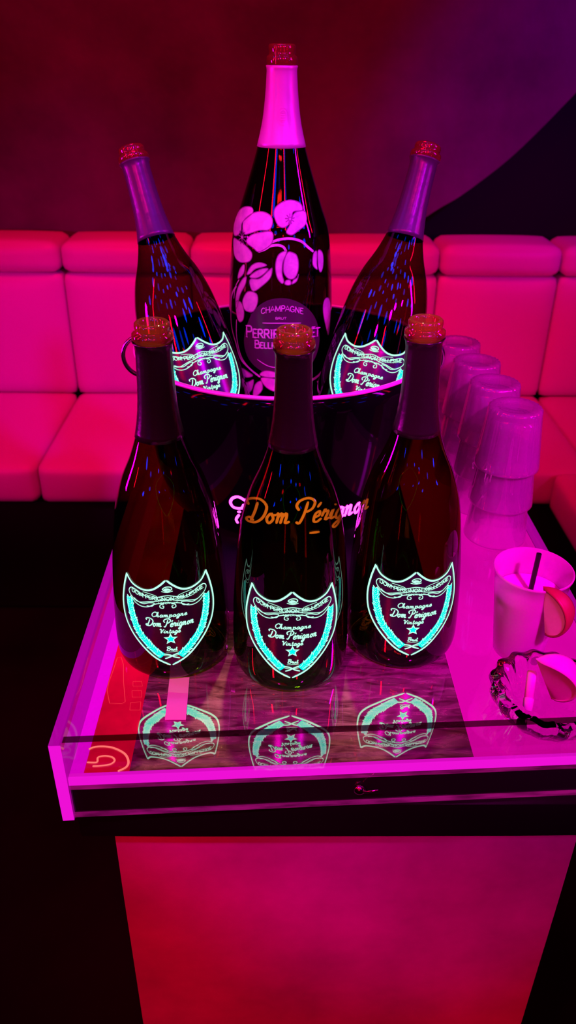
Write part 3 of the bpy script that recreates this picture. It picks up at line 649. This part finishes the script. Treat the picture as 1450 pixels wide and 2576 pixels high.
def wedge(name, R, thick, label, seat):
    root = empty(name); tag(root, label, 'fruit')
    n = 22; bm = bmesh.new()      # rind: outer skin strip of a third of a fruit
    prev = None
    for k in range(n+1):
        t = PI*k/n; row = []
        for j in range(7):
            u = (j/6-.5)*2; w = thick*u*math.sin(t)**.6*.5+1e-5*j
            rr = R*(1-.06*u*u); row.append((rr*math.cos(t), w, rr*math.sin(t)))
        inn = [((R-.0022)/R*a, b*.93, (R-.0022)/R*c) for a, b, c in row]
        vs = [bm.verts.new(p) for p in row]; vi = [bm.verts.new(p) for p in inn]
        if prev:
            for j in range(6):
                bm.faces.new((prev[0][j], prev[0][j+1], vs[j+1], vs[j])); bm.faces.new((prev[1][j], vi[j], vi[j+1], prev[1][j+1]))
            bm.faces.new((prev[0][0], vs[0], vi[0], prev[1][0])); bm.faces.new((prev[0][6], prev[1][6], vi[6], vs[6]))
        prev = (vs, vi)
    obj('rind', bm, M['rind'], root)
    bm = bmesh.new(); prev = None; c0 = [bm.verts.new((x, 0, 0)) for x in (-R*.86, -R*.4, 0, R*.4, R*.86)]
    ed = []
    for sd in (-1, 1):
        ring = []
        for k in range(n+1):
            t = PI*k/n; ring.append(bm.verts.new(((R-.0018)*math.cos(t), sd*thick*.46*math.sin(t)**.6, (R-.0018)*math.sin(t))))
        ctr = bm.verts.new((0, 0, 0)); ed.append(ring)
        for k in range(n): bm.faces.new((ctr, ring[k], ring[k+1]) if sd > 0 else (ctr, ring[k+1], ring[k]))
    for k in range(n):
        try: bm.faces.new((ed[0][k], ed[0][k+1], ed[1][k+1], ed[1][k]))
        except ValueError: pass
    obj('flesh', bm, M['pith'], root, smooth='auto')
    return root
wd = wedge('citrus_wedge', .0255, .020, 'citrus wedge with dark red rind hooked on the cup rim', None)
wd.rotation_euler = (math.radians(0), math.radians(78), math.radians(-38)); wd.location = (cx+.003, cy-.034, .072)
# ------------------------------------------------------------------ ashtray
ax, ay = .2365, -.0660
bm = bmesh.new()
md = lambda t, z: 1+.035*math.cos(16*t)*(1 if z > .004 else .4)+.012*math.sin(48*t)
lathe(bm, [(0, .0), (.034, .0), (.040, .003), (.047, .014), (.050, .022), (.049, .026), (.044, .0285), (.038, .027), (.033, .020), (.029, .011), (.022, .0075), (0, .007)], 96, md)
A = obj('ashtray', bm, M['crystal'], smooth='auto'); A.location = (ax, ay, .0005)
tag(A, 'cut crystal ashtray holding a cigarette end, in front of the plastic cup', 'ashtray')
CG = empty('cigarette_butt', (ax-.021, ay-.014, .012)); CG.rotation_mode = 'QUATERNION'
CG.rotation_quaternion = Vector((0, 0, 1)).rotation_difference(Vector((.22, .72, .62)))
tag(CG, 'half smoked white cigarette end lying in the crystal ashtray', 'cigarette')
bm = bmesh.new(); lathe(bm, [(0, .011), (.0040, .011), (.0040, .034), (.0036, .0352), (0, .035)], 20, mod=lambda t, z: 1+.04*math.sin(3*t+z*700)); obj('filter', bm, M['filt'], CG)
bm = bmesh.new(); lathe(bm, [(0, -.0005), (.0042, -.0005), (.0044, .0105), (.0043, .0115), (0, .0115)], 20, mod=lambda t, z: 1+.04*math.sin(2*t+z*900)); obj('paper_end', bm, M['paper'], CG)
bm = bmesh.new(); lathe(bm, [(0, -.003), (.003, -.0022), (.0038, -.0003), (0, -.0003)], 14); obj('burnt_tip', bm, M['ash'], CG)
w2 = wedge('citrus_wedge', .029, .024, 'squeezed pale citrus wedge standing in the crystal ashtray', None)
for ch in w2.children: ch.data.materials[0] = M['pith']
w2.rotation_euler = (math.radians(30), math.radians(64), math.radians(14)); w2.location = (ax-.006, ay+.002, .034)

# ------------------------------------------------------------------ sofa
SF = empty('banquette_sofa', (0, 1.6, -.78)); tag(SF, 'long pale leather banquette glowing pink along the wall behind the table', 'sofa')
def sfobj(name, bm):
    loc(bm, 0, 1.6, -.78); return obj(name, bm, M['leather'], SF)
seams = [-1.195, -.876, -.557, -.225, .098, .421, .738, 1.06, 1.38]
for a, b in zip(seams, seams[1:]):
    c, h = (a+b)/2, (b-a)/2-.0012
    bm = bmesh.new(); rbox(bm, c, 1.565, -.170, h, .070, .166, .014, 12, puff=(0, .016, 0)); sfobj('back_cushion', bm)
    bm = bmesh.new(); rbox(bm, c, 1.570, .036, h, .082, .038, .024, 12, puff=(0, .006, .006)); sfobj('top_roll', bm)
    if b < .70 or a < .6:
        bm = bmesh.new(); rbox(bm, c, 1.275, -.381, h, .236, .050, .020, 14, puff=(0, .004, .010)); sfobj('seat_cushion', bm)
bm = bmesh.new(); rbox(bm, 1.01, 1.275, -.381, .272, .236, .050, .02, 12, puff=(0, .004, .010)); sfobj('seat_cushion', bm)
for k in range(3):
    bm = bmesh.new(); rbox(bm, .905, .865-.345*k, -.381, .262, .171, .050, .020, 14, puff=(.004, 0, .010)); sfobj('seat_cushion', bm)
    bm = bmesh.new(); rbox(bm, 1.235, .865-.345*k, -.170, .070, .171, .166, .014, 8, puff=(.016, 0, 0)); sfobj('back_cushion', bm)
bm = bmesh.new(); box(bm, -1.19, 1.30, 1.10, 1.66, -.775, -.433); box(bm, .72, 1.30, .02, 1.10, -.775, -.433); loc(bm, 0, 1.6, -.78); obj('sofa_base', bm, M['black'], SF, smooth=False)

# ------------------------------------------------------------------ room
def struct(name, bm, m, smooth=False): o = obj(name, bm, m, smooth=smooth); o['kind'] = 'structure'; return o
bm = bmesh.new(); box(bm, -3, 3, -2.5, 2.1, -.88, -.78); struct('floor', bm, M['floor'])
bm = bmesh.new(); box(bm, -3, 3, 1.86, 2.0, -.78, 2.4); struct('wall_back', bm, M['black'])
# stuccoed panel with a sweeping lower right edge, hung in front of the dark wall
edge = cat([(.345, .085), (.385, .104), (.438, .138), (.49, .169), (.565, .226), (.613, .267), (.659, .313), (.714, .373), (.80, .475), (.92, .66), (1.02, .90), (1.10, 1.30), (1.16, 2.2)], 5)
poly = [(-2.4, -.77), (.30, -.77), (.30, .07)] + edge + [(-2.4, 2.2)]
bm = bmesh.new()
a = [bm.verts.new((x, 1.665, z)) for x, z in poly]; b = [bm.verts.new((x, 1.85, z)) for x, z in poly]; n = len(poly)
bm.faces.new(a); bm.faces.new(b[::-1])
for k in range(n): bm.faces.new((a[k], b[k], b[(k+1) % n], a[(k+1) % n]))
struct('trim_1', bm, M['wall'])

# ------------------------------------------------------------------ lights
def area(name, locn, target, size, col, power, sy=None, spread=None):
    l = bpy.data.lights.new(name, 'AREA'); l.energy = power; l.color = col; l.size = size
    if sy: l.shape = 'RECTANGLE'; l.size_y = sy
    if spread: l.spread = math.radians(spread)
    o = bpy.data.objects.new(name, l); C.objects.link(o); o.location = locn
    o.rotation_mode = 'QUATERNION'; o.rotation_quaternion = (Vector(target)-Vector(locn)).to_track_quat('-Z', 'Y'); return o
def spot(name, locn, target, col, power, ang, blend=.5, r=.03):
    l = bpy.data.lights.new(name, 'SPOT'); l.energy = power; l.color = col; l.spot_size = math.radians(ang); l.spot_blend = blend; l.shadow_soft_size = r
    o = bpy.data.objects.new(name, l); C.objects.link(o); o.location = locn
    o.rotation_mode = 'QUATERNION'; o.rotation_quaternion = (Vector(target)-Vector(locn)).to_track_quat('-Z', 'Y'); return o
def point(name, locn, col, power, r):
    l = bpy.data.lights.new(name, 'POINT'); l.energy = power; l.color = col; l.shadow_soft_size = r
    o = bpy.data.objects.new(name, l); C.objects.link(o); o.location = locn; return o
RED = (1, .0, .05); PINK = (1, .0, .28); MAG = (1, .0, .78); PUR = (.45, .0, 1); BLU = (.0, .03, 1)
area('ceiling_red', (-.3, .55, 2.1), (-.1, 1.4, -.3),   .5, (1, 0, .05), 8, sy=.3, spread=80)
spot('sofa_wash', (-1.3, -.2, .3), (-.55, 1.5, -.15), (1, 0, .36), 34, 38, .9, .06)
spot('sofa_wash', (1.3, -.2, .45), (.62, 1.5, -.05), (1, 0, .34), 32, 38, .9, .06)
spot('wall_purple', (1.4, -.3, 1.5), (.72, 1.66, .36), (.32, 0, 1), 80, 24, .9, .05)
spot('bottle_key', (-.35, -1.3, 1.55), (.0, .36, .36), (1, 0, .30), 62, 19, .6, .05)
spot('bottle_key', (.75, -1.0, 1.35), (.02, .36, .36), (.7, 0, 1), 62, 19, .6, .05)
spot('tray_key', (.50, -1.0, 1.25), (.25, .16, .08), (1, 0, .72), 170, 24, .8, .05)
spot('glass_key', (.95, -.5, .95), (.25, .33, .11), (1, 0, .74), 70, 17, .7, .05)
spot('plate_key', (-.5, -1.1, 1.7), (-.02, -.03, 0), (1, 0, .55), 120, 12, .8, .05)
spot('lip_fill', (.15, 1.0, 1.9), (.01, .03, .31), (1, .6, .15), 170, 9, .6, .04)  # added narrow warm spot that brightens the front bottle mouths
spot('front_red', (-.3, -2.2, .3), (.0, -.1, -.42), (1, 0, .04), 85, 24, .9, .08)
spot('front_purple', (.9, -2.0, .9), (.16, -.1, -.19), (.45, 0, 1), 26, 11, 1., .05)
# small lamps round the room behind the viewer, seen only as glints in the glass
for i in range(64):
    az = math.radians(-88+176*((i*.618034) % 1)); el = math.radians(6+84*(i/64.)**1.1+rnd.uniform(-4, 4)); d = 2.1+rnd.uniform(-.2, .4)
    k = rnd.choice((.06, .09, .12)); L = rnd.choice((6, 11, 17))
    spot('blue_lamp', (d*math.sin(az)*math.cos(el), .1-d*math.cos(az)*math.cos(el), .3+d*math.sin(el)), (0, .25, .3), BLU, 39.5*k*k*L, 11, .4, k)
for x, y, z in ((-1.3, -1.5, 1.2), (-.55, -1.8, 1.0), (.6, -1.8, 1.3), (1.5, -1.2, 1.1), (-1.6, -.6, .8), (.2, -1.7, .9), (1.8, -.4, 1.5)):
    point('red_lamp', (x, y, z), (1, .0, .02), 1.2, .045)
for i in range(12):
    point('red_array_lamp', (-.36+.075*(i % 6), -1.6, 1.35+.085*(i//6)), (1, .01, .01), .45, .018)
area('red_tube', (-1.5, -.3, .9), (0, .2, .3), .05, (1, 0, .02), 1.6, sy=1.2, spread=90)
area('red_tube', (-.95, -1.45, 1.25), (0, .1, .2), .10, (1, 0, .02), 1.5, sy=.6, spread=70)
area('red_tube', (.45, -1.8, 1.5), (0, .1, .2), .07, (1, 0, .02), 1.0, sy=.4, spread=70)
area('pink_tube', (-1.1, .25, .25), (0, .1, .2), .10, (1, 0, .75), 1.0, sy=.35, spread=50)
area('pink_tube', (1.1, .0, .7), (0, .1, .2), .06, (.9, 0, 1), .6, sy=.5, spread=50)
area('red_tube', (1.6, .1, 1.1), (0, .2, .3), .05, (1, 0, .05), 1.2, sy=1.0, spread=90)

wd_ = bpy.data.worlds.new('World'); scene.world = wd_; wd_.use_nodes = True
bg = wd_.node_tree.nodes['Background']; bg.inputs[0].default_value = (.6, 0, .5, 1); bg.inputs[1].default_value = .004

# ------------------------------------------------------------------ camera
F, PITCH, ROLL, YAW = 1970., math.radians(30.4), math.radians(.75), math.radians(1.0)
f = Vector((math.sin(YAW)*math.cos(PITCH), math.cos(YAW)*math.cos(PITCH), -math.sin(PITCH)))
rt = f.cross(Vector((0, 0, 1))).normalized(); up = rt.cross(f)
Rr = math.cos(ROLL)*rt+math.sin(ROLL)*up; Uu = math.cos(ROLL)*up-math.sin(ROLL)*rt
cam = bpy.data.cameras.new('Camera'); co = bpy.data.objects.new('Camera', cam); C.objects.link(co)
co.matrix_world = Matrix(((Rr.x, Uu.x, -f.x, 0), (Rr.y, Uu.y, -f.y, -.569), (Rr.z, Uu.z, -f.z, .496), (0, 0, 0, 1)))
cam.sensor_fit = 'VERTICAL'; cam.sensor_height = 36; cam.sensor_width = 36; cam.lens = F/2576*36
cam.clip_start = .01; cam.dof.use_dof = True; cam.dof.focus_distance = .70; cam.dof.aperture_fstop = cam.lens/3.2
scene.camera = co
scene.view_settings.view_transform = 'Standard'; scene.view_settings.look = 'None'; scene.view_settings.gamma = 1; scene.view_settings.exposure = 0
scene.view_settings.use_curve_mapping = False
cy_ = scene.cycles
cy_.max_bounces = 14; cy_.diffuse_bounces = 2; cy_.glossy_bounces = 4; cy_.transmission_bounces = 14; cy_.transparent_max_bounces = 32
cy_.caustics_reflective = False; cy_.caustics_refractive = False; cy_.sample_clamp_indirect = 3.; cy_.use_denoising = True
